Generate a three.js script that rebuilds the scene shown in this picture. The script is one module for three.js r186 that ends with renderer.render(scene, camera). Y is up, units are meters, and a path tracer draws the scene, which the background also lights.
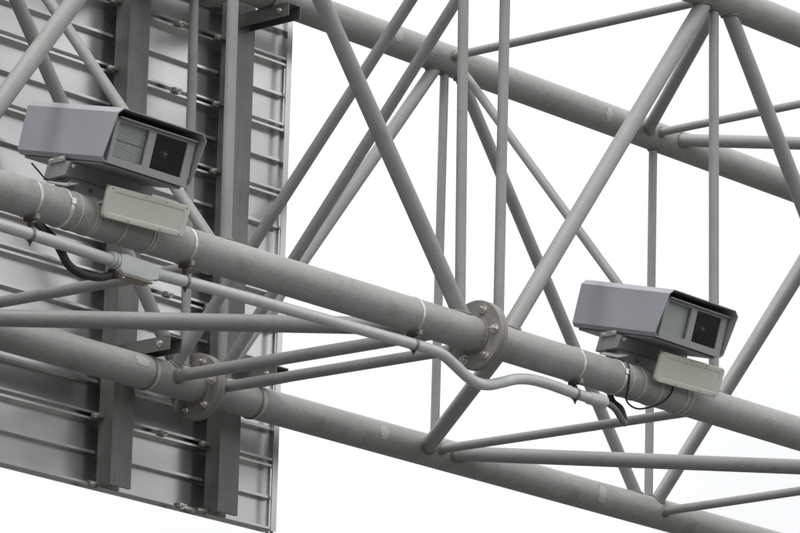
import * as THREE from 'three';
import { RoundedBoxGeometry } from 'three/addons/geometries/RoundedBoxGeometry.js';
import { mergeGeometries, toCreasedNormals } from 'three/addons/utils/BufferGeometryUtils.js';

// ---------------------------------------------------------------- camera, sky, sun, exposure
const GH = 6.93;                                   // height of the lower chord axis above the ground
const scene = new THREE.Scene();
const camera = new THREE.PerspectiveCamera(2 * Math.atan(266.5 / 4799.9) * 180 / Math.PI, 1024 / 682, 0.5, 4000);
camera.position.set(-15.5613, GH - 5.3312, 14);
camera.up.set(-0.2085, 0.96666, 0.14868);
camera.lookAt(camera.position.clone().add(new THREE.Vector3(0.721934, 0.254674, -0.643391)));
camera.updateMatrixWorld();

let seed = 7;
const rnd = () => { seed = (seed * 1664525 + 1013904223) >>> 0; return seed / 4294967296; };
function lattice(n) { const a = new Float32Array(n * n); for (let i = 0; i < n * n; i++) a[i] = rnd(); return a; }
function noiseField(size, octs) {                  // tiling value noise, -1..1
  const out = new Float32Array(size * size); let tot = 0;
  for (const [n, amp, ny] of octs) {
    const m = ny || n, a = new Float32Array(n * m); for (let i = 0; i < n * m; i++) a[i] = rnd() * 2 - 1; tot += amp;
    for (let y = 0; y < size; y++) {
      const fy = y / size * m, y0 = Math.floor(fy), ty = fy - y0, sy = ty * ty * (3 - 2 * ty), r0 = (y0 % m) * n, r1 = ((y0 + 1) % m) * n;
      for (let x = 0; x < size; x++) {
        const fx = x / size * n, x0 = Math.floor(fx), tx = fx - x0, sx = tx * tx * (3 - 2 * tx), c0 = x0 % n, c1 = (x0 + 1) % n;
        const p = a[r0 + c0] + (a[r0 + c1] - a[r0 + c0]) * sx, q = a[r1 + c0] + (a[r1 + c1] - a[r1 + c0]) * sx;
        out[y * size + x] += amp * (p + (q - p) * sy);
      }
    }
  }
  for (let i = 0; i < out.length; i++) out[i] /= tot;
  return out;
}
{ // overcast sky: brighter toward the zenith, faint clouds
  const w = 1024, h = 512, d = new Float32Array(w * h * 4), nf = noiseField(1024, [[12, 1], [34, .9], [80, .8], [190, .4]]);
  for (let y = 0; y < h; y++) for (let x = 0; x < w; x++) {
    const el = ((y + .5) / h - .5) * Math.PI, i = (y * w + x) * 4, s = Math.max(0, Math.sin(el));
    const c = nf[y * 1024 + x], L = (0.82 + 1.05 * s) * (1 + 0.22 * c);
    d[i] = L * (.995 - .04 * Math.max(0, -c)); d[i + 1] = L; d[i + 2] = L * (1.008 + .03 * Math.max(0, -c)); d[i + 3] = 1;
  }
  const t = new THREE.DataTexture(d, w, h, THREE.RGBAFormat, THREE.FloatType);
  t.mapping = THREE.EquirectangularReflectionMapping; t.magFilter = t.minFilter = THREE.LinearFilter; t.needsUpdate = true;
  scene.background = t; scene.environment = t;
}
const sun = new THREE.DirectionalLight(0xfffaf2, 1.3);
sun.position.set(-13, 36, 9); sun.target.position.set(0, GH, 0);
sun.castShadow = true; sun.shadow.radius = 26; sun.shadow.mapSize.set(2048, 2048);
Object.assign(sun.shadow.camera, { left: -14, right: 14, top: 14, bottom: -14, near: 1, far: 70 });
scene.add(sun, sun.target);
const renderer = new THREE.WebGLRenderer({ antialias: true });
renderer.toneMapping = THREE.LinearToneMapping; renderer.toneMappingExposure = 1; renderer.shadowMap.enabled = true;

// ---------------------------------------------------------------- materials
const V = (x, y, z) => new THREE.Vector3(x, y, z);
function tex(size, fn, repeat = 1, srgb = true) {
  const d = new Uint8Array(size * size * 4);
  const g = v => Math.round(255 * Math.min(1, Math.max(0, srgb ? (v <= .0031308 ? 12.92 * v : 1.055 * Math.pow(v, 1 / 2.4) - .055) : v)));
  for (let y = 0; y < size; y++) for (let x = 0; x < size; x++) {
    const c = fn(x, y, y * size + x), i = (y * size + x) * 4;
    d[i] = g(c[0]); d[i + 1] = g(c[1]); d[i + 2] = g(c[2]); d[i + 3] = 255;
  }
  const t = new THREE.DataTexture(d, size, size);
  t.wrapS = t.wrapT = THREE.RepeatWrapping; t.magFilter = THREE.LinearFilter; t.minFilter = THREE.LinearMipmapLinearFilter; t.generateMipmaps = true;
  t.repeat.set(repeat, repeat); if (srgb) t.colorSpace = THREE.SRGBColorSpace; t.needsUpdate = true;
  return t;
}
const nCoarse = noiseField(512, [[5, 1], [11, .7], [23, .5], [60, .35]]);
const nFine = noiseField(512, [[64, .6], [128, 1], [256, .9]]);
const nStreak = noiseField(512, [[90, 1, 4], [180, .7, 7], [40, .6, 3]]);      // long along v
const nSoft = noiseField(512, [[4, 1], [9, .6], [20, .3]]), nBrush = noiseField(512, [[6, 1, 120], [12, .8, 256], [3, .5, 60]]);   // soft patches; rolling lines along u
const nSpeck = noiseField(512, [[170, 1], [256, .6]]);
const grey = v => [v, v, v];
const paintBump = tex(512, (x, y, i) => grey(.5 + .3 * nFine[i] + .2 * nCoarse[i]), 2, false);
function paint(rgb, { amp = .1, fine = .05, rough = .55, specks = 0, speckColor = [.75, .75, .73], dirt = 0, rustSpots = 0, bump = .0006, repeat = 1 } = {}) {
  const map = tex(512, (x, y, i) => {
    let k = 1 + amp * nCoarse[i] + fine * nFine[i];
    let c = rgb.map(v => v * k);
    if (dirt) { const s = Math.max(0, nCoarse[(i + 77777) % 262144] * 1.6 - .25) * (.6 + .8 * Math.max(0, nFine[i])); const w = Math.min(.7, s * dirt); c = c.map((v, j) => v * (1 - w) + [.12, .10, .075][j] * w); }
    if (rustSpots) { const q = Math.max(0, nFine[(i + 31337) % 262144] * 1.5 - .62 + .5 * nCoarse[(i + 50000) % 262144]) * 4; const w = Math.min(.75, q) * rustSpots; c = c.map((v, j) => v * (1 - w) + [.16, .105, .065][j] * w); }
    if (specks && nSpeck[i] > 1 - specks) c = c.map((v, j) => v * .35 + speckColor[j] * .65);
    return c;
  }, repeat);
  const rm = tex(256, (x, y) => { const i = (y * 2) * 512 + x * 2; const r = Math.min(1, Math.max(.05, rough + .12 * nCoarse[i] + .08 * nFine[i])); return grey(r); }, repeat, false);
  return new THREE.MeshStandardMaterial({ map, roughnessMap: rm, roughness: 1, bumpMap: paintBump, bumpScale: bump });
}
const M = {
  chord: paint([.305, .302, .294], { amp: .18, fine: .12, rough: .55, dirt: .7, rustSpots: .5, bump: .0012 }),
  brace: paint([.280, .280, .278], { amp: .14, fine: .10, rough: .5, specks: .34, speckColor: [.38, .38, .37], dirt: .55, rustSpots: .4, repeat: 1.3 }),
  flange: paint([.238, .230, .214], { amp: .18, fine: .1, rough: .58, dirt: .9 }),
  weld: paint([.19, .178, .160], { amp: .25, fine: .2, rough: .6, dirt: .8, bump: .002, repeat: 4 }),
  patch: paint([.42, .415, .40], { amp: .2, fine: .12, rough: .6, repeat: 3 }),
  hood: paint([.350, .357, .392], { amp: .05, fine: .03, rough: .48, dirt: .08, bump: .0003 }),
  frame: paint([.345, .346, .350], { amp: .05, fine: .03, rough: .45, dirt: .12, bump: .0003 }),
  bracket: paint([.245, .244, .258], { amp: .1, rough: .5, dirt: .25 }),
  cream: paint([.62, .612, .545], { amp: .06, fine: .03, rough: .6, dirt: .1, bump: .0004 }),
  conduit: paint([.50, .512, .52], { amp: .12, fine: .10, rough: .42, specks: .40, speckColor: [.2, .2, .2], dirt: .3, repeat: 2.5 }),
  coverTan: paint([.26, .235, .185], { amp: .12, rough: .6, dirt: .3 }),
  rust: paint([.075, .055, .045], { amp: .5, fine: .3, rough: .8, repeat: 4 }),
  strap: new THREE.MeshStandardMaterial({ color: new THREE.Color().setRGB(.62, .61, .58), roughness: .42, metalness: .55 }),
  strapPaint: paint([.43, .42, .39], { amp: .08, rough: .5 }),
  bolt: new THREE.MeshStandardMaterial({ color: new THREE.Color().setRGB(.68, .66, .63), roughness: .26, metalness: .9 }),
  rubber: new THREE.MeshStandardMaterial({ color: new THREE.Color().setRGB(.018, .018, .02), roughness: .55 }),
  flexGrey: new THREE.MeshStandardMaterial({ color: new THREE.Color().setRGB(.15, .155, .16), roughness: .5 }),
  black: new THREE.MeshStandardMaterial({ color: new THREE.Color().setRGB(.014, .014, .019), roughness: .6 }),
  glass: new THREE.MeshPhysicalMaterial({ color: 0xffffff, transmission: 1, thickness: 0, roughness: .02, ior: 1.5 }),
  tinted: new THREE.MeshPhysicalMaterial({ color: new THREE.Color().setRGB(.58, .59, .63), transmission: 1, thickness: 0, roughness: .02, ior: 1.5 }),
  lens: new THREE.MeshPhysicalMaterial({ color: new THREE.Color().setRGB(.01, .012, .02), roughness: .04, clearcoat: 1, clearcoatRoughness: .02 }),
  diffuser: new THREE.MeshPhysicalMaterial({ color: new THREE.Color().setRGB(.40, .445, .425), roughness: .3, clearcoat: .4 }),
};
{ // galvanised steel of the sign posts, mill-finish aluminium of the planks
  M.post = new THREE.MeshStandardMaterial({
    map: tex(512, (x, y, i) => { const k = 1 + .22 * nCoarse[i] + .16 * nStreak[i] + .06 * nFine[i]; return [.190 * k, .186 * k, .179 * k]; }),
    roughness: .5, metalness: .45, bumpMap: paintBump, bumpScale: .0006 });
  M.alu = [0, 1, 2, 3].map(v => {
    const off = v * 40961;
    const t = tex(512, (x, y, i) => { const j = (i + off) % 262144, k = 1 + .05 * nSoft[j] +   .025 * nBrush[j] + (v - 1.5) * .02, w = Math.max(0, nSoft[(j + 99328) % 262144]) * .22;
      return [(.69 - .30 * w) * k, (.69 - .32 * w) * k, (.69 - .36 * w) * k]; }, .6);
    const r = tex(512, (x, y, i) => grey(.255 + .05 * nSoft[(i + off) % 262144] + .012 * nBrush[(i + off) % 262144]), .6, false);
    return new THREE.MeshStandardMaterial({ map: t, roughnessMap: r, roughness: 1, metalness: .95 });
  });
  M.clamp = new THREE.MeshStandardMaterial({ color: new THREE.Color().setRGB(.22, .21, .195), roughness: .5, metalness: .6 });
}

// ---------------------------------------------------------------- helpers
const taken = new Map();
function numbered(n) { const k = taken.get(n) || 0; taken.set(n, k + 1); return k ? `${n}_${String(k).padStart(3, '0')}` : n; }
function thing(name, label, category, pos = V(0, 0, 0), group) {
  const o = new THREE.Group(); o.name = numbered(name); o.position.copy(pos); o.userData = { label, category }; if (group) o.userData.group = group; scene.add(o); return o;
}
function part(name, geo, mat, parent, label) {
  const g = Array.isArray(geo) ? mergeGeometries(geo.map(x => { const q = x.index ? x.toNonIndexed() : x; for (const k of Object.keys(q.attributes)) if (!['position', 'normal', 'uv'].includes(k)) q.deleteAttribute(k); return q; })) : geo;
  const m = new THREE.Mesh(g, mat); m.name = name; m.castShadow = m.receiveShadow = true; if (label) m.userData.label = label; parent.add(m); return m;
}
function uvScale(g, su, sv, ou = 0, ov = 0) { const u = g.attributes.uv; for (let i = 0; i < u.count; i++) u.setXY(i, u.getX(i) * su + ou, u.getY(i) * sv + ov); return g; }
function boxUV(g) {                                // uv in metres by dominant axis
  const q = g.index ? g.toNonIndexed() : g, p = q.attributes.position, u = q.attributes.uv || new THREE.BufferAttribute(new Float32Array(p.count * 2), 2), a = V(0, 0, 0), b = V(0, 0, 0), c = V(0, 0, 0);
  const ou = rnd() * 3, ov = rnd() * 3;
  for (let i = 0; i < p.count; i += 3) {
    a.fromBufferAttribute(p, i); b.fromBufferAttribute(p, i + 1); c.fromBufferAttribute(p, i + 2);
    const n = b.clone().sub(a).cross(c.clone().sub(a)), ax = Math.abs(n.x), ay = Math.abs(n.y), az = Math.abs(n.z);
    [a, b, c].forEach((v, k) => { if (ax >= ay && ax >= az) u.setXY(i + k, v.z + ou, v.y + ov); else if (ay >= az) u.setXY(i + k, v.x + ou, v.z + ov); else u.setXY(i + k, v.x + ou, v.y + ov); });
  }
  q.setAttribute('uv', u); return q;
}
function box(x0, x1, y0, y1, z0, z1, r = .003) {
  const g = r ? new RoundedBoxGeometry(x1 - x0, y1 - y0, z1 - z0, 2, Math.min(r, (x1 - x0) / 2.1, (y1 - y0) / 2.1, (z1 - z0) / 2.1)) : new THREE.BoxGeometry(x1 - x0, y1 - y0, z1 - z0);
  g.translate((x0 + x1) / 2, (y0 + y1) / 2, (z0 + z1) / 2); return boxUV(g);
}
function rod(a, b, r, seg = 28, r2 = r) {          // a tube from a to b, uv in metres
  const d = b.clone().sub(a), L = d.length(), g = new THREE.CylinderGeometry(r2, r, L, seg, 1);
  uvScale(g, Math.max(.05, 2 * Math.PI * r), L, rnd() * 3, rnd() * 3);
  g.applyQuaternion(new THREE.Quaternion().setFromUnitVectors(V(0, 1, 0), d.normalize())); g.translate((a.x + b.x) / 2, (a.y + b.y) / 2, (a.z + b.z) / 2); return g;
}
function ringX(x, y, z, ri, ro, w, seg = 48, bevel = .001) {   // solid ring round an axis parallel to x
  const h = w / 2, pts = [[ri, -h], [ro - bevel, -h], [ro, -h + bevel], [ro, h - bevel], [ro - bevel, h], [ri, h], [ri, -h]].map(q => new THREE.Vector2(q[0], q[1]));
  let g = new THREE.LatheGeometry(pts, seg); g = toCreasedNormals(g, .5); uvScale(g, 2 * Math.PI * ro, .3, rnd(), rnd());
  g.rotateZ(-Math.PI / 2); g.translate(x, y, z); return g;
}
function curveTube(pts, r, seg = 80, rad = 14, closed = false, tension = .5) {
  const c = new THREE.CatmullRomCurve3(pts, closed, closed ? 'catmullrom' : 'centripetal', tension), g = new THREE.TubeGeometry(c, seg, r, rad, closed);
  uvScale(g, c.getLength(), 2 * Math.PI * r, rnd(), rnd()); return g;
}
function hexBolt(p, dir, s, len = 0) {             // hex head of size s (m across corners/2) standing on p along dir, with washer and thread end
  const q = new THREE.Quaternion().setFromUnitVectors(V(0, 1, 0), dir), gs = [];
  const wsh = new THREE.CylinderGeometry(s * 1.35, s * 1.35, s * .25, 20); wsh.translate(0, s * .12, 0); gs.push(wsh);
  const hd = toCreasedNormals(new THREE.CylinderGeometry(s * .95, s, s * .9, 6), .3); hd.rotateY(rnd() * 3); hd.translate(0, s * .7, 0); gs.push(hd);
  if (len) { const th = new THREE.CylinderGeometry(s * .5, s * .52, len, 12); th.translate(0, s * 1.1 + len / 2, 0); gs.push(th); }
  return mergeGeometries(gs.map(g => { const n = g.index ? g.toNonIndexed() : g; n.applyQuaternion(q); n.translate(p.x, p.y, p.z); return n; }));
}

// ---------------------------------------------------------------- setting: ground and road under the gantry
{
  const structure = (name, geo, mat) => { const m = new THREE.Mesh(geo, mat); m.name = name; m.receiveShadow = true; m.castShadow = true; m.userData.kind = 'structure'; scene.add(m); return m; };
  const grass = paint([.105, .104, .092], { amp: .35, fine: .4, rough: .95, repeat: .25, bump: .01 });
  const asphalt = paint([.075, .075, .074], { amp: .2, fine: .4, rough: .9, repeat: .5, bump: .003 });
  const line = paint([.6, .6, .58], { amp: .15, fine: .2, rough: .7 });
  const g = new THREE.PlaneGeometry(3600, 3600, 1, 1); uvScale(g, 3600, 3600); g.rotateX(-Math.PI / 2);
  structure('ground', g, grass);
  const r = new THREE.PlaneGeometry(19, 1400); uvScale(r, 19, 1400); r.rotateX(-Math.PI / 2); r.translate(1.5, .004, 0);
  structure('road', r, asphalt);
  const marks = [];
  for (const x of [-7, 10]) { const q = new THREE.PlaneGeometry(.2, 1400); q.rotateX(-Math.PI / 2); q.translate(x, .008, 0); marks.push(q); }
  for (const x of [-3, 1.5, 6]) for (let k = -40; k < 40; k++) { const q = new THREE.PlaneGeometry(.12, 3); q.rotateX(-Math.PI / 2); q.translate(x, .008, k * 9); marks.push(q); }
  structure('road_markings', mergeGeometries(marks), line);
}

// ---------------------------------------------------------------- the lattice gantry
const W = 1.781, H = 2.101, RC = .0825, XF = .70;
const X = { m4: -6.1, m3: -4.4, m2: -2.698, m1: -1.001, a: .562, b: .837, x1: 2.455, x2: 4.205, x3: 5.914, x4: 7.61, x5: 9.3 };
const AX = { A: [0, 0], D: [H, 0], B: [0, -W], C: [H, -W] };
const node = (c, x) => V(x, GH + AX[c][0], AX[c][1]);
const gantry = thing('overhead_gantry', 'grey painted steel tube lattice gantry joined by bolted round flanges', 'gantry');
const XL = -6.5, XR = 9.7;
for (const c of 'ADBC') for (const [x0, x1] of [[XL, XF - .027], [XF + .027, XR]]) {
  const ch = part('chord', rod(node(c, x0), node(c, x1), RC, 64), M.chord, gantry);
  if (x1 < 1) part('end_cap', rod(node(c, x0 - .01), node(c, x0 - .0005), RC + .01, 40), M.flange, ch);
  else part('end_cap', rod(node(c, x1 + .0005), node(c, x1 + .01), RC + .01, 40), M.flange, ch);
}
for (const c of 'ADBC') for (const s of [-1, 1]) {
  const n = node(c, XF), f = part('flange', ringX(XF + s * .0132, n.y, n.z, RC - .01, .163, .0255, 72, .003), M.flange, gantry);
  const wp = []; for (let k = 0; k < 60; k++) { const t = k / 60 * 2 * Math.PI, rr = RC + .003 + .0015 * (rnd() - .5); wp.push(V(XF + s * .030, n.y + rr * Math.cos(t), n.z + rr * Math.sin(t))); }
  part('weld_bead', curveTube(wp, .008, 180, 8, true), M.weld, f);
  for (let k = 0; k < 6; k++) {
    const t = (5 + k * 60) * Math.PI / 180;
    part('bolt', hexBolt(V(XF + s * .026, n.y + .126 * Math.sin(t), n.z + .126 * Math.cos(t)), V(s, 0, 0), .0170, s < 0 ? .014 : .004), M.bolt, f);
  }
}
function weldBead(P, e, r, parent) {               // bead along the curve where a tube meets a chord
  const u = Math.abs(e.x) < .9 ? V(1, 0, 0).cross(e).normalize() : V(0, 1, 0).cross(e).normalize(), v = e.clone().cross(u), pts = [];
  for (let k = 0; k < 36; k++) {
    const t = k / 36 * 2 * Math.PI, rr = r + .0025, o = u.clone().multiplyScalar(rr * Math.cos(t)).addScaledVector(v, rr * Math.sin(t));
    const a = e.y * e.y + e.z * e.z, b = o.y * e.y + o.z * e.z, c = o.y * o.y + o.z * o.z - (RC + .002) ** 2;
    const s = (-b + Math.sqrt(Math.max(0, b * b - a * c))) / a;
    pts.push(P.clone().add(o).addScaledVector(e, s + .003 * (rnd() - .5)));
  }
  part('weld_bead', curveTube(pts, .0068, 108, 7, true), M.weld, parent);
}
function brace(name, c1, x1, c2, x2, r, mat) {
  const P = node(c1, x1), Q = node(c2, x2), e = Q.clone().sub(P).normalize(), k = Math.sqrt(e.y * e.y + e.z * e.z), t = (RC - .02) / k;
  const m = part(name, rod(P.clone().addScaledVector(e, t), Q.clone().addScaledVector(e, -t), r, 32), mat, gantry);
  weldBead(P, e, r, m); weldBead(Q, e.clone().negate(), r, m);
}
const vr = .0252;
// verticals
for (const [a, b] of [[.572, .530], [.844, .838], [2.475, 2.44], [-.997, -1.017], [X.x2, X.x2], [X.x3, X.x3], [X.x4, X.x4], [X.x5, X.x5], [X.m2, X.m2], [X.m3, X.m3], [X.m4, X.m4]]) brace('vertical_strut', 'A', a, 'D', b, vr, M.brace);
for (const [a, b] of [[2.448, 2.453], [4.206, 4.203], [.601, .564], [.86, .85], [X.m1, X.m1], [X.x3, X.x3], [X.x4, X.x4], [X.x5, X.x5], [X.m2, X.m2], [X.m3, X.m3], [X.m4, X.m4]]) brace('vertical_strut', 'B', a, 'C', b, .0235, M.brace);
// cross struts between front and back, below and above
for (const [a, b, r] of [[2.412, 2.48, .0235], [4.254, 4.243, .0235], [.477, .553, .030], [.772, .85, .027], [-1.054, -.955, .0265], [X.x3, X.x3, .025], [X.x4, X.x4, .025], [X.x5, X.x5, .025], [X.m2, X.m2, .025], [X.m3, X.m3, .025], [X.m4, X.m4, .025]]) brace('cross_strut', 'B', a, 'A', b, r, M.brace);
for (const [a, b] of [[2.436, 2.48], [4.172, 4.21], [X.a, X.a], [X.b, X.b], [X.m1, X.m1], [X.x3, X.x3], [X.x4, X.x4], [X.x5, X.x5], [X.m2, X.m2], [X.m3, X.m3], [X.m4, X.m4]]) brace('cross_strut', 'C', a, 'D', b, .0225, M.brace);
// front and back face diagonals
for (const [c1, a, c2, b, r] of [
  ['D', -1.063, 'A', .64, .0395], ['A', .868, 'D', 2.406, .0405], ['D', 2.52, 'A', 4.055, .039], ['A', -2.653, 'D', -1.112, .0405], ['A', 4.3, 'D', 5.87, .039], ['D', 5.96, 'A', 7.57, .039], ['A', 7.65, 'D', 9.25, .039], ['D', -4.35, 'A', -2.75, .039], ['A', -6.05, 'D', -4.45, .039],
  ['C', 2.528, 'B', 4.155, .0325], ['B', .80, 'C', 2.43, .0345], ['C', -.998, 'B', .60, .034], ['B', 4.218, 'C', 5.904, .033], ['C', 5.96, 'B', 7.57, .033], ['B', 7.65, 'C', 9.25, .033], ['B', -2.65, 'C', -1.05, .033], ['C', -4.35, 'B', -2.75, .033], ['B', -6.05, 'C', -4.45, .033]])
  brace('face_diagonal', c1, a, c2, b, r, M.brace);
// bottom and top plane diagonals
for (const [c1, a, c2, b, r] of [
  ['B', 2.463, 'A', 4.228, .039], ['B', -.992, 'A', .505, .041], ['A', .90, 'B', 2.38, .039], ['A', -2.65, 'B', -1.05, .039], ['A', 4.3, 'B', 5.87, .039], ['B', 5.96, 'A', 7.57, .039], ['A', 7.65, 'B', 9.25, .039], ['B', -4.35, 'A', -2.75, .039], ['A', -6.05, 'B', -4.45, .039],
  ['C', 4.298, 'D', 5.877, .036], ['D', 2.499, 'C', 4.14, .033], ['C', .9, 'D', 2.40, .036], ['D', -.95, 'C', .5, .036], ['C', -2.65, 'D', -1.05, .036], ['D', -4.35, 'C', -2.75, .036], ['C', -6.05, 'D', -4.45, .036], ['D', 5.96, 'C', 7.57, .036], ['C', 7.65, 'D', 9.25, .036]])
  brace('plan_diagonal', c1, a, c2, b, r, M.brace);
// diagonals across the section
for (const [c1, a, c2, b, r] of [['D', .873, 'B', .793, .0285], ['D', .614, 'B', .485, .0285], ['C', -.969, 'A', -1.01, .026], ['C', 2.549, 'A', 2.419, .0235], ['D', X.x2 + .02, 'B', X.x2 + .03, .028], ['D', X.m2, 'B', X.m2, .028], ['C', X.x3 + .05, 'A', X.x3, .025], ['D', X.x4, 'B', X.x4, .028], ['C', X.m3, 'A', X.m3, .025]])
  brace('section_diagonal', c1, a, c2, b, r, M.brace);
// touched-up paint spots on the chords
for (const [c, x, deg, w, l] of [['B', 1.974, 4, .075, .075], ['B', 3.715, -2, .09, .07], ['B', .235, 20, .05, .10], ['C', 1.995, 4, .08, .07], ['C', 3.722, -8, .08, .06]]) {
  const n = node(c, x), span = w / RC, g = new THREE.CylinderGeometry(RC + .0012, RC + .0012, l, 14, 6, true, -span / 2 - deg * Math.PI / 180, span);
  const p = g.attributes.position;                 // ragged brush edge
  for (let i = 0; i < p.count; i++) { const row = Math.floor(i / 15), col = i % 15; if (row === 0 || row === 6) p.setY(i, p.getY(i) * (1 - .35 * Math.abs(col - 7) / 7) + (rnd() - .5) * .014); if (col === 0 || col === 14) p.setZ(i, p.getZ(i)); }
  g.rotateZ(-Math.PI / 2); g.translate(n.x, n.y, n.z);
  part('paint_patch', g, M.patch, gantry, 'paler touched-up paint on chord');
}
// end frames carrying the gantry, outside the picture
for (const x of [XL + .4, XR - .4]) for (const z of [0, -W]) {
  const col = part('column', rod(V(x, .03, z), V(x, GH - RC - .002, z), .11, 32), M.chord, gantry);
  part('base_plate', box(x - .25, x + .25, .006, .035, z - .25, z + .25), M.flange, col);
}

// ---------------------------------------------------------------- the sign seen from behind
const SX0 = -4.4, SX1 = 1.548, SY0 = GH - .545, PITCH = .3485, NP = 11, ZS = -2.080;
const sign = thing('road_sign', 'large road sign seen from behind, aluminium planks clamped to steel posts', 'sign', V(0, SY0, 0));
{
  const prof = (y0, y1) => {                       // (z, y) outline of one extruded plank
    const s = new THREE.Shape(), d = .052, t = .0035, m = (y0 + y1) / 2;
    const e = .017, li = .0080, P = [[0, y0], [t, y0], [t, y0 + e - t], [d - t, y0 + e - t], [d - t, y0 + e - t - li / 2], [d, y0 + e - t - li / 2], [d, y0 + e + li / 2], [d - t, y0 + e + li / 2], [d - t, y0 + e], [t, y0 + e], [t, m - t / 2], [d * .72, m - t / 2], [d * .72, m - .007], [d * .72 + t, m - .007], [d * .72 + t, m + .007], [d * .72, m + .007], [d * .72, m + t / 2], [t, m + t / 2], [t, y1 - e], [d - t, y1 - e], [d - t, y1 - e - li / 2], [d, y1 - e - li / 2], [d, y1 - e + t + li / 2], [d - t, y1 - e + t + li / 2], [d - t, y1 - e + t], [t, y1 - e + t], [t, y1], [0, y1]];
    P.forEach((q, i) => i ? s.lineTo(-q[0], q[1]) : s.moveTo(-q[0], q[1])); s.closePath(); return s;
  };
  const L = SX1 - SX0;
  for (let k = 0; k < NP; k++) {
    const g = new THREE.ExtrudeGeometry(prof(.0006, PITCH - .0006), { depth: L, bevelEnabled: false });
    g.rotateY(Math.PI / 2);                        // (x,y,z) -> (z, y, -x): depth runs along x, ribs toward +z
    g.translate(SX0 + (k % 2) * .004, k * PITCH, ZS); 
    part('plank', boxUV(g), M.alu[k % 4], sign);
  }
  // edge strips
  part('edge_strip', box(SX1 - .040, SX1 - .002, .002, NP * PITCH - .002, ZS + .0535, ZS + .0560, 0), M.alu[1], sign);
  part('edge_strip', box(SX1 + .0045, SX1 + .008, -.002, NP * PITCH + .002, ZS - .003, ZS + .030, 0), M.alu[2], sign);
  // posts: I sections
  const PW = .068, PD = .088, ZP = -1.938, tf = .009, tw = .007;
  const postX = [.352, 1.10, -2.75, -1.98];
  postX.forEach((x, pi) => {
    const s = new THREE.Shape(), w = PW, d = PD;
    [[-w, 0], [w, 0], [w, tf], [-w + tw, tf], [-w + tw, d - tf], [w, d - tf], [w, d], [-w, d]].forEach((q, i) => i ? s.lineTo(q[0], q[1]) : s.moveTo(q[0], q[1])); s.closePath();
    const hgt = NP * PITCH + .0, g = new THREE.ExtrudeGeometry(s, { depth: hgt, bevelEnabled: true, bevelSize: .003, bevelThickness: .001, bevelSegments: 2 });
    g.rotateX(-Math.PI / 2);                       // shape y -> -z, depth -> y
    g.translate(x, .008, ZP); const post = part('post', boxUV(g), M.post, sign);
    // channel brackets on the chords and the bolts round the chords
    for (const [cy, top] of [[0, true], [H, false]]) {
      const y0 = GH + cy - SY0, by = top ? y0 + RC + .002 : y0 - RC - .072, z0 = ZP + .001, z1 = -1.60, h = .07;
      const web = box(x - .045, x + .045, top ? by + h - .006 : by + h - .006, by + h, z0, z1, .001), l1 = box(x - .045, x - .039, by, by + h - .0062, z0, z1, .001), l2 = box(x + .039, x + .045, by, by + h - .0062, z0, z1, .001);
      const br = part('bracket', [web, l1, l2], M.post, sign);
      part('chord_band', ringX(x - .006, y0, -W, RC + .0005, RC + .0035, .020, 64, .001), M.strapPaint, br);
      part('rubber_liner', ringX(x - .0225, y0, -W, RC + .0005, RC + .0060, .009, 64, .001), M.clamp, br);
      part('bolt', hexBolt(V(x - .046, by + h * .5, -1.66), V(-1, 0, 0), .012, .006), M.bolt, br);
    }
    // clamps holding the planks, left of the post at every joint
    for (let k = 0; k <= NP; k++) {
      const yj = k === 0 ? .012 : k * PITCH, zf = ZS + .0525;
      const cl = part('plank_clamp', [box(x - PW - .060, x - PW - .004, yj - .016, yj + .016, zf, zf + .012, .003), box(x - PW - .020, x - PW - .002, yj - .010, yj + .010, zf + .0122, zf + .034, .002)], M.clamp, sign);
      part('bolt', hexBolt(V(x - PW - .040, yj, zf + .0122), V(0, 0, 1), .0115, .014), M.bolt, cl);
    }
  });
  // connectors half way between the posts
  for (const x of [.713, -2.36]) for (let k = 0; k <= NP; k++) {
    const yj = k === 0 ? .012 : k * PITCH, zf = ZS + .0525, dx = k === 0 ? .14 : 0;
    const cl = part('plank_connector', box(x + dx - .026, x + dx + .026, yj - .014, yj + .014, zf, zf + .012, .004), M.clamp, sign);
    part('bolt', hexBolt(V(x + dx + .006, yj, zf + .0122), V(0, 0, 1), .0115, .016), M.bolt, cl);
    if (k === 0) { const c2 = part('plank_connector', box(x + .27, x + .322, yj - .014, yj + .014, zf, zf + .012, .004), M.clamp, sign); part('bolt', hexBolt(V(x + .29, yj, zf + .0122), V(0, 0, 1), .0115, .014), M.bolt, c2); }
  }
}

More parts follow.
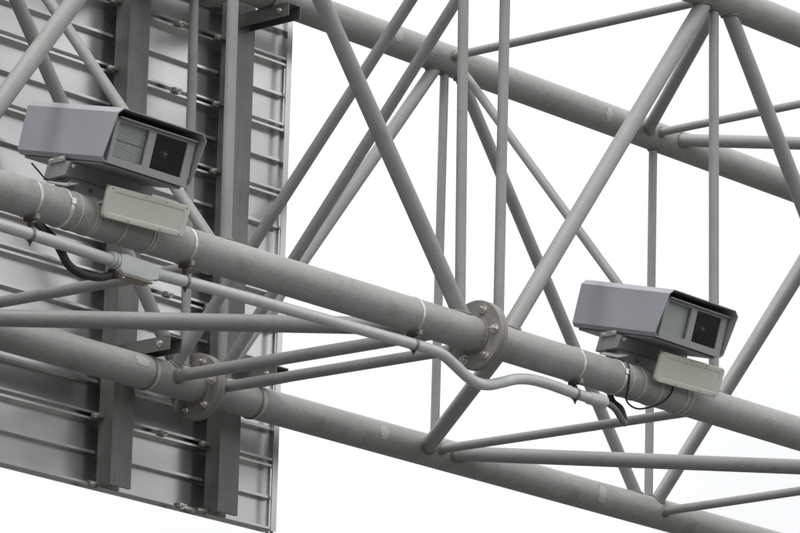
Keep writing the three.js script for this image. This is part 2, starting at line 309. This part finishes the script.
// ---------------------------------------------------------------- speed cameras
function speedCamera({ x, y, z, yaw, pitch, roll, w, h, l, wf, ribbed, label }) {
  const t = thing('enforcement_camera', label, 'camera', V(x, GH + RC, 0), 'cameras on the lower chord');
  const Mx = new THREE.Matrix4().makeRotationFromEuler(new THREE.Euler(pitch, yaw, roll, 'YXZ')).setPosition(0, y - RC, z);
  const put = g => { g.applyMatrix4(Mx); return g; };
  const P = (name, geo, mat, parent, lab) => { (Array.isArray(geo) ? geo : [geo]).forEach(put); return part(name, geo, mat, parent, lab); };
  const c = .025, c2 = .017, hw = w / 2, th = .004;
  // hood: bent sheet, open in front, roof reaching forward
  {
    const outer = [[-hw + .05, 0], [-hw + c2, 0], [-hw, c2], [-hw, h - c], [-hw + c, h], [hw - c, h], [hw, h - c], [hw, c2], [hw - c2, 0], [hw - .05, 0]];
    const inner = [[-hw + .05, th], [-hw + c2 + .002, th], [-hw + th, c2 + .002], [-hw + th, h - c - .002], [-hw + c + .002, h - th], [hw - c - .002, h - th], [hw - th, h - c - .002], [hw - th, c2 + .002], [hw - c2 - .002, th], [hw - .05, th]];
    const zf = yy => .006 + (.046 - .006) * Math.min(1, Math.max(0, (yy - c2) / (h - c - c2))), zb = -l, pos = [];
    const quad = (a, b, d, e) => pos.push(...a, ...b, ...d, ...a, ...d, ...e);
    const f = q => [q[0], q[1], zf(q[1])], b = q => [q[0], q[1], zb];
    for (let i = 0; i + 1 < outer.length; i++) {
      quad(f(outer[i]), b(outer[i]), b(outer[i + 1]), f(outer[i + 1]));
      quad(f(inner[i + 1]), b(inner[i + 1]), b(inner[i]), f(inner[i]));
      quad(f(outer[i]), f(outer[i + 1]), f(inner[i + 1]), f(inner[i]));
      quad(b(outer[i + 1]), b(outer[i]), b(inner[i]), b(inner[i + 1]));
    }
    quad(f(outer[0]), f(inner[0]), b(inner[0]), b(outer[0])); quad(f(inner[9]), f(outer[9]), b(outer[9]), b(inner[9]));
    let g = new THREE.BufferGeometry(); g.setAttribute('position', new THREE.Float32BufferAttribute(pos, 3)); g.setAttribute('uv', new THREE.Float32BufferAttribute(new Float32Array(pos.length / 3 * 2), 2));
    g.computeVertexNormals(); g = boxUV(g);
    const hood = P('hood', g, M.hood, t);
    const bs = new THREE.Shape(); inner.slice(1, 9).forEach((q, i) => i ? bs.lineTo(q[0], q[1]) : bs.moveTo(q[0], q[1])); bs.closePath();
    const bg = new THREE.ExtrudeGeometry(bs, { depth: .004, bevelEnabled: false }); bg.translate(0, 0, -l + .006); P('rear_plate', boxUV(bg), M.hood, hood);
  }
  // body: open box with a wall between the two compartments
  const fx0 = -wf + .008, fx1 = wf + .010, ft = .205, bz = -l + .03;
  const wx = a => fx0 + (fx1 - fx0) * a, wy = b => ft - .002 - (ft - .002) * b;
  const wins = [[.045, .425], [.508, .912]], wt = wy(.085), wb = wy(.845);
  P('body', [box(fx0, fx1, .005, .010, bz, -.014, .001), box(fx0, fx1, ft - .009, ft - .004, bz, -.014, .001), box(fx0, fx0 + .005, .0102, ft - .0092, bz, -.014, .001), box(fx1 - .005, fx1, .0102, ft - .0092, bz, -.014, .001), box(wx(.465), wx(.47), .0102, ft - .0092, bz, -.014, .001), box(fx0 + .006, fx1 - .006, .0102, ft - .0092, bz + .001, bz + .006, .001)], M.frame, t);
  P('floor_tray', box(-hw + .03, hw - .03, -.012, -.001, -l + .02, -.02, .003), M.bracket, t);
  {
    const s = new THREE.Shape(); const R = (sh, a, b, cc, d, r) => { sh.moveTo(a + r, cc); sh.lineTo(b - r, cc); sh.quadraticCurveTo(b, cc, b, cc + r); sh.lineTo(b, d - r); sh.quadraticCurveTo(b, d, b - r, d); sh.lineTo(a + r, d); sh.quadraticCurveTo(a, d, a, d - r); sh.lineTo(a, cc + r); sh.quadraticCurveTo(a, cc, a + r, cc); };
    R(s, fx0, fx1, .001, ft - .004, .003);
    for (const [a, b] of wins) { const hl = new THREE.Path(); R(hl, wx(a), wx(b), wb, wt, .005); s.holes.push(hl); }
    const g = new THREE.ExtrudeGeometry(s, { depth: .010, bevelEnabled: true, bevelSize: .0012, bevelThickness: .0012, bevelSegments: 2, curveSegments: 4 }); g.translate(0, 0, -.0125);
    const fr = P('front_frame', boxUV(g), M.frame, t);
    P('drip_lip', box(fx0 + .004, fx1 - .004, ft - .0085, ft - .002, .0005, .020, .002), M.frame, fr);
    for (const yy of [.04, .11]) P('latch', box(fx1 + .002, fx1 + .007, yy, yy + .018, -.03, -.004, .001), M.bolt, fr);
  }
  wins.forEach(([a, b], i) => {
    P('window_pane', box(wx(a) + .001, wx(b) - .001, wb + .001, wt - .001, -.0105, -.0085, 0), i ? M.tinted : M.glass, t);
    const x0 = wx(a) - .004, x1 = wx(b) + .004, y0 = wb - .004, y1 = wt + .004, xm = (x0 + x1) / 2, ym = (y0 + y1) / 2;
    if (i === 0) {
      const d = P('lamp_diffuser', box(x0, x1, y0, y1, -.034, -.028, .001), M.diffuser, t, 'pale green translucent flash diffuser');
      const ribs = [], n = ribbed ? 18 : 8;
      for (let k = 0; k < n; k++) { const yy = y0 + (k + .5) / n * (y1 - y0); if (ribbed) { const q = new THREE.CylinderGeometry((y1 - y0) / n * .36, (y1 - y0) / n * .36, x1 - x0, 8, 1, false, 0, Math.PI); q.rotateY(-Math.PI / 2); q.rotateZ(Math.PI / 2); q.translate(xm, yy, -.0279); ribs.push(boxUV(q)); } }
      if (ribbed) { P('rib', ribs, M.diffuser, d); P('divider', box(x0, x1, ym - .0007, ym + .0007, -.028, -.0225, 0), M.clamp, d); }
    } else {
      P('compartment_lining', [box(x0, x1, y0, y1, -.20, -.196, 0), box(x0 - .002, x0, y0, y1, -.196, -.0145, 0), box(x1, x1 + .002, y0, y1, -.196, -.0145, 0), box(x0, x1, y0 - .002, y0, -.196, -.0145, 0), box(x0, x1, y1, y1 + .002, -.196, -.0145, 0)], M.black, t);
      const rings = [[.044, .052, .03], [.030, .044, .020]].map(([ri, ro, wd], j) => { const q = ringX(0, 0, 0, ri, ro, wd, 40); q.rotateY(-Math.PI / 2); q.translate(xm, ym, -.075 + j * .02); return q; });
      const ln = P('lens', rings, M.black, t);
      const dome = new THREE.SphereGeometry(.034, 40, 16, 0, Math.PI * 2, 0, 1.1); dome.rotateX(Math.PI / 2); dome.translate(xm, ym, -.056); P('lens_glass', dome, M.lens, ln);
      const el = new THREE.SphereGeometry(.016, 24, 12, 0, Math.PI * 2, 0, .8); el.rotateX(Math.PI / 2); el.translate(xm, ym, -.0345); P('glint_cap', el, M.bolt, ln);  // small metal cap added inside the lens to make a glint
    }
  });
  // pedestal and saddle on the chord
  const cx = z * Math.tan(-yaw), pl = cx - .245, pr = cx + .262;
  {
    const ped = new THREE.Shape(), sl = Math.tan(pitch);   // side outline (z, y), top follows the housing's slope
    const yb = .153 - RC, top = zz => (y - RC) + (z - zz) * sl - .013;
    [[-.135, yb], [-.005, yb], [.022, top(.022)], [-.105, top(-.105)]].forEach((q, i) => i ? ped.lineTo(q[0], q[1]) : ped.moveTo(q[0], q[1])); ped.closePath();
    const g = new THREE.ExtrudeGeometry(ped, { depth: pr - pl, bevelEnabled: true, bevelSize: .002, bevelThickness: .002, bevelSegments: 2 });
    g.rotateY(-Math.PI / 2); g.translate(pr, 0, 0);        // shape x -> z
    const pd = part('pedestal', boxUV(g), M.bracket, t);
    const hp = part('hinge_plate', box(pl - .010, pl - .0025, top(-.05) - .012, top(-.05) + .014, -.095, -.005, .002), M.bracket, pd);
    for (const zz of [-.08, -.02]) part('bolt', hexBolt(V(pl - .0102, top(-.05) + .001, zz), V(-1, 0, 0), .0085, .004), M.bolt, hp);
    part('bolt', hexBolt(V(pl + .02, top(.01) - .018, .021), V(0, 0, 1), .009, .006), M.bolt, pd);
    // saddle: folded plate channel between the pedestal and the tube
    const sd = new THREE.Shape(); [[-.105, -.006], [-.020, -.004], [-.014, .004], [-.014, yb - .0022], [-.105, yb - .0022]].forEach((q, i) => i ? sd.lineTo(q[0], q[1]) : sd.moveTo(q[0], q[1])); sd.closePath();
    const sg = new THREE.ExtrudeGeometry(sd, { depth: pr - pl - .06, bevelEnabled: true, bevelSize: .0015, bevelThickness: .0015, bevelSegments: 1 });
    sg.rotateY(-Math.PI / 2); sg.translate(pr - .02, .003, 0);
    const sp = part('saddle', boxUV(sg), M.bracket, t);
    for (const [xx, s1] of [[pl - .002, 1], [pr + .002, -1]]) {       // folded end plates gripping the tube
      const q = new RoundedBoxGeometry(.075, .006, .12, 2, .002); q.rotateX(.30); q.rotateZ(s1 * .35); q.translate(xx + s1 * .012, .040, -.03); part('lug', boxUV(q), M.frame, sp);
    }
    for (const xx of [pl + .16, pr - .12]) part('bolt', hexBolt(V(xx, .036, -.0122), V(0, 0, 1), .009, .004), M.clamp, sp);
  }
  // straps round the chord
  for (const [dx, wd, mt, rt] of [[pl - .032, .018, M.strap, .003], [pl + .03, .010, M.strapPaint, .0022], [pl + .12, .012, M.strapPaint, .0022], [pr - .02, .014, M.strapPaint, .0022]]) {
    const s = part('strap', ringX(dx, -RC, 0, RC + .0005, RC + .0005 + rt, wd, 56, .0008), mt, t);
    if (mt === M.strap) part('buckle', box(dx - .012, dx + .012, -RC + .002, -RC + .030, RC + .002, RC + .009, .002), M.bolt, s);
  }
  return t;
}
speedCamera({ x: -1.762, y: .160, z: .25, yaw: -.105, pitch: .246, roll: -.040, w: .490, h: .236, l: .593, wf: .217, ribbed: true, label: 'grey hooded traffic camera with ribbed lamp window, in front of the sign planks' });
speedCamera({ x: 1.945, y: .161, z: .25, yaw: -.095, pitch: .247, roll: -.048, w: .482, h: .236, l: .565, wf: .212, ribbed: false, label: 'grey hooded traffic camera with smooth lamp window, against open sky beside conduit end' });

// ---------------------------------------------------------------- flat cream antenna panels under the cameras
function antenna({ x, y, z, yaw, pitch, w, h, label, straps }) {
  const t = thing('antenna_panel', label, 'antenna', V(x, GH + y, z), 'cream panels under the cameras');
  const Mx = new THREE.Matrix4().makeRotationFromEuler(new THREE.Euler(pitch, yaw, 0, 'YXZ'));
  const P = (name, g, m, par) => { g.applyMatrix4(Mx); return part(name, g, m, par); };
  const R = (sh, hw, hh, r) => { sh.moveTo(-hw + r, -hh); sh.lineTo(hw - r, -hh); sh.quadraticCurveTo(hw, -hh, hw, -hh + r); sh.lineTo(hw, hh - r); sh.quadraticCurveTo(hw, hh, hw - r, hh); sh.lineTo(-hw + r, hh); sh.quadraticCurveTo(-hw, hh, -hw, hh - r); sh.lineTo(-hw, -hh + r); sh.quadraticCurveTo(-hw, -hh, -hw + r, -hh); };
  const s = new THREE.Shape(); R(s, w / 2 - .004, h / 2 - .004, .020);
  const hole = new THREE.Path(); R(hole, w / 2 - .030, h / 2 - .022, .006); s.holes.push(hole);
  const g = new THREE.ExtrudeGeometry(s, { depth: .020, bevelEnabled: true, bevelSize: .004, bevelThickness: .004, bevelSegments: 3, curveSegments: 8 }); g.translate(0, 0, -.024);
  const shell = P('radome', toCreasedNormals(boxUV(g), .6), M.cream, t);
  P('recessed_field', box(-w / 2 + .028, w / 2 - .028, -h / 2 + .020, h / 2 - .020, -.02, -.0026, .001), M.cream, shell);
  P('seam', box(-w / 2 - .0012, w / 2 + .0012, -h / 2 - .0012, h / 2 + .0012, -.023, -.019, .001), M.coverTan, shell);
  for (const [a, b] of [[-.47, .44], [-.05, .44], [.2, .44], [.47, .44], [-.2, -.45], [.2, -.45], [.44, -.45]]) P('screw', hexBolt(V(a * w * .98, b * h * .97, .0003), V(0, 0, 1), .0024), M.clamp, shell);
  for (const dx of straps) {
    const cy = -y, cz = -z, arm = part('mounting_arm', [box(dx - .012, dx + .012, cy + .040, cy + .052, cz + RC - .012, -.030, .002), box(dx - .02, dx + .02, cy + .025, cy + .066, -.040, -.030, .002)], M.strapPaint, t);
    part('strap', ringX(dx, cy, cz, RC + .0006, RC + .003, .013, 56, .0008), M.strapPaint, arm);
  }
}
antenna({ x: -1.654, y: .036, z: .165, yaw: -.09, pitch: .30, w: .450, h: .138, label: 'flat cream panel under the camera that stands before the sign', straps: [-.19, -.03, .14] });
antenna({ x: 2.080, y: .063, z: .165, yaw: -.05, pitch: .36, w: .455, h: .146, label: 'flat cream panel under the camera that stands against open sky', straps: [-.11, .09] });

// ---------------------------------------------------------------- conduit hung below the front chord
{
  const ZC = .03, O = V(0, GH - .16, ZC);
  const cd = thing('conduit', 'pale grey galvanised conduit hung under the chord, bending round the flange', 'conduit', O);
  const rel = (x, y, z = ZC) => V(x - O.x, y + GH - O.y, z - O.z);
  const R = .0262;
  const cable = (pts, r, seg, mat = M.conduit, name = 'tube') => part(name, curveTube(pts, r, seg, 24), mat, cd);
  cable([rel(-4.2, -.160), rel(-3.3, -.162), rel(-2.6, -.163), rel(-2.2, -.162), rel(-1.70, -.170)], R, 60);
  cable([rel(-1.47, -.172), rel(-1.0, -.160), rel(-.5, -.152), rel(0, -.145), rel(.2, -.142), rel(.34, -.142), rel(.43, -.152), rel(.51, -.182), rel(.59, -.216), rel(.66, -.233), rel(.74, -.229), rel(.84, -.198), rel(.94, -.163), rel(1.04, -.144), rel(1.16, -.139), rel(1.36, -.146), rel(1.50, -.147)], R, 220);
  // inspection fitting
  const fs = new THREE.Shape(); [[-.105, -.030], [-.092, -.040], [.062, -.040], [.112, -.022], [.112, .020], [.066, .030], [-.085, .034], [-.105, .030]].forEach((q, i) => i ? fs.lineTo(q[0], q[1]) : fs.moveTo(q[0], q[1])); fs.closePath();
  const fg = new THREE.ExtrudeGeometry(fs, { depth: .052, bevelEnabled: true, bevelSize: .007, bevelThickness: .007, bevelSegments: 3 }); fg.translate(0, 0, -.026); fg.rotateZ(-.01);
  const c0 = rel(-1.580, -.176); fg.translate(c0.x, c0.y, c0.z);
  const fit = part('inspection_box', toCreasedNormals(boxUV(fg), .6), M.conduit, cd);
  part('cover', box(c0.x - .100, c0.x + .082, c0.y - .056, c0.y - .048, c0.z - .034, c0.z + .034, .003), M.coverTan, fit, 'tan cover plate');
  for (const dx of [-.085, .066]) part('screw', hexBolt(V(c0.x + dx, c0.y - .0562, c0.z + .02), V(0, -1, 0), .005), M.bolt, fit);
  for (const [dx, dy, r] of [[-.124, .008, .036], [-.143, .010, .034], [.126, .004, .032]]) part('coupling', ringX(c0.x + dx, c0.y + dy, c0.z, .02, r, .016, 40, .002), M.conduit, fit);
  part('gland', rod(rel(-1.70, -.222, .01), rel(-1.672, -.214, .01), .024, 20), M.rust, fit);
  // end coupling
  for (const [x, r, w] of [[1.50, .031, .05], [1.535, .034, .022], [1.562, .036, .03], [1.585, .030, .02]]) part('coupling', ringX(x, rel(0, -.147).y, 0, .015, r, w, 40, .003), M.conduit, cd);
  // hangers: band round the chord, clip and bolts
  for (const [x, yc] of [[-2.193, -.162], [-1.262, -.165], [.231, -.142], [1.383, -.147]]) {
    const n = rel(x, 0, 0), hg = part('hanger', ringX(n.x, n.y, n.z, RC + .0006, RC + .003, .013, 56, .0008), M.strap, cd);
    const top = -RC - .003, y2 = yc + R;
    part('clip', [box(x - .016, x + .012, rel(0, top).y - .016, rel(0, top).y - .001, -.040, .006, .002), box(x - .008, x + .008, rel(0, y2).y + .001, rel(0, top).y - .0205, -.022, .002, .002)], M.rust, hg);
    const lg = part('lug', box(x - .010, x + .014, rel(0, top).y - .014, rel(0, top).y + .012, .012, .034, .003), M.clamp, hg);
    lg.userData.label = 'bright zinc lug';
    part('clamp_ring', ringX(x - .008, rel(0, yc).y, 0, R + .0006, R + .004, .015, 36, .001), M.clamp, hg);
    part('bolt', hexBolt(V(x - .008, rel(0, yc).y - R - .0045, .0), V(0, -1, 0), .008, .010), M.rust, hg);
  }
}
// ---------------------------------------------------------------- cables
function cableThing(name, label, pts, r, mat, seg = 70) {
  const o = V(pts[0][0], pts[0][1] + GH, pts[0][2]);
  const m = new THREE.Mesh(curveTube(pts.map(p => V(p[0] - o.x, p[1] + GH - o.y, p[2] - o.z)), r, seg, 14), mat);
  m.position.copy(o); m.name = numbered(name); m.castShadow = m.receiveShadow = true; m.userData = { label, category: 'cable' }; scene.add(m); return m;
}
cableThing('flexible_cable', 'thick black flexible cable looping from behind the chord into the inspection box', [[-2.02, -.05, -.12], [-2.015, -.10, -.06], [-2.008, -.14, -.02], [-1.99, -.185, 0], [-1.945, -.232, 0], [-1.88, -.256, .005], [-1.80, -.256, .01], [-1.73, -.240, .01], [-1.69, -.220, .01]], .0185, M.rubber);
cableThing('flexible_cable', 'dark grey flexible cable leaving the conduit end in a tight turn', [[1.57, -.147, .03], [1.63, -.149, .028], [1.69, -.163, .02], [1.735, -.188, .012], [1.766, -.203, .004], [1.790, -.208, -.004], [1.802, -.196, -.014]], .0150, M.flexGrey);
cableThing('flexible_cable', 'black flexible cable rising behind the chord next to the conduit end', [[1.802, -.198, -.014], [1.800, -.170, -.018], [1.790, -.130, -.03], [1.780, -.09, -.072], [1.775, .0, -.103]], .0150, M.rubber);
cableThing('camera_lead', 'thin black lead looping under the chord below the camera against open sky', [[1.70, .092, .030], [1.702, .06, .078], [1.705, .0, .0895], [1.72, -.06, .070], [1.77, -.098, .02], [1.85, -.118, .0], [1.93, -.108, .0], [2.0, -.070, .060], [2.03, -.02, .0890], [2.04, .03, .0865], [2.045, .07, .066]], .0046, M.rubber);
cableThing('camera_lead', 'thin black lead with a loose end beside the camera before the sign', [[-2.185, .155, .0], [-2.15, .125, .01], [-2.12, .100, .02], [-2.07, .098, .035], [-2.02, .107, .04], [-1.985, .128, .03]], .0038, M.rubber);
renderer.render(scene, camera);
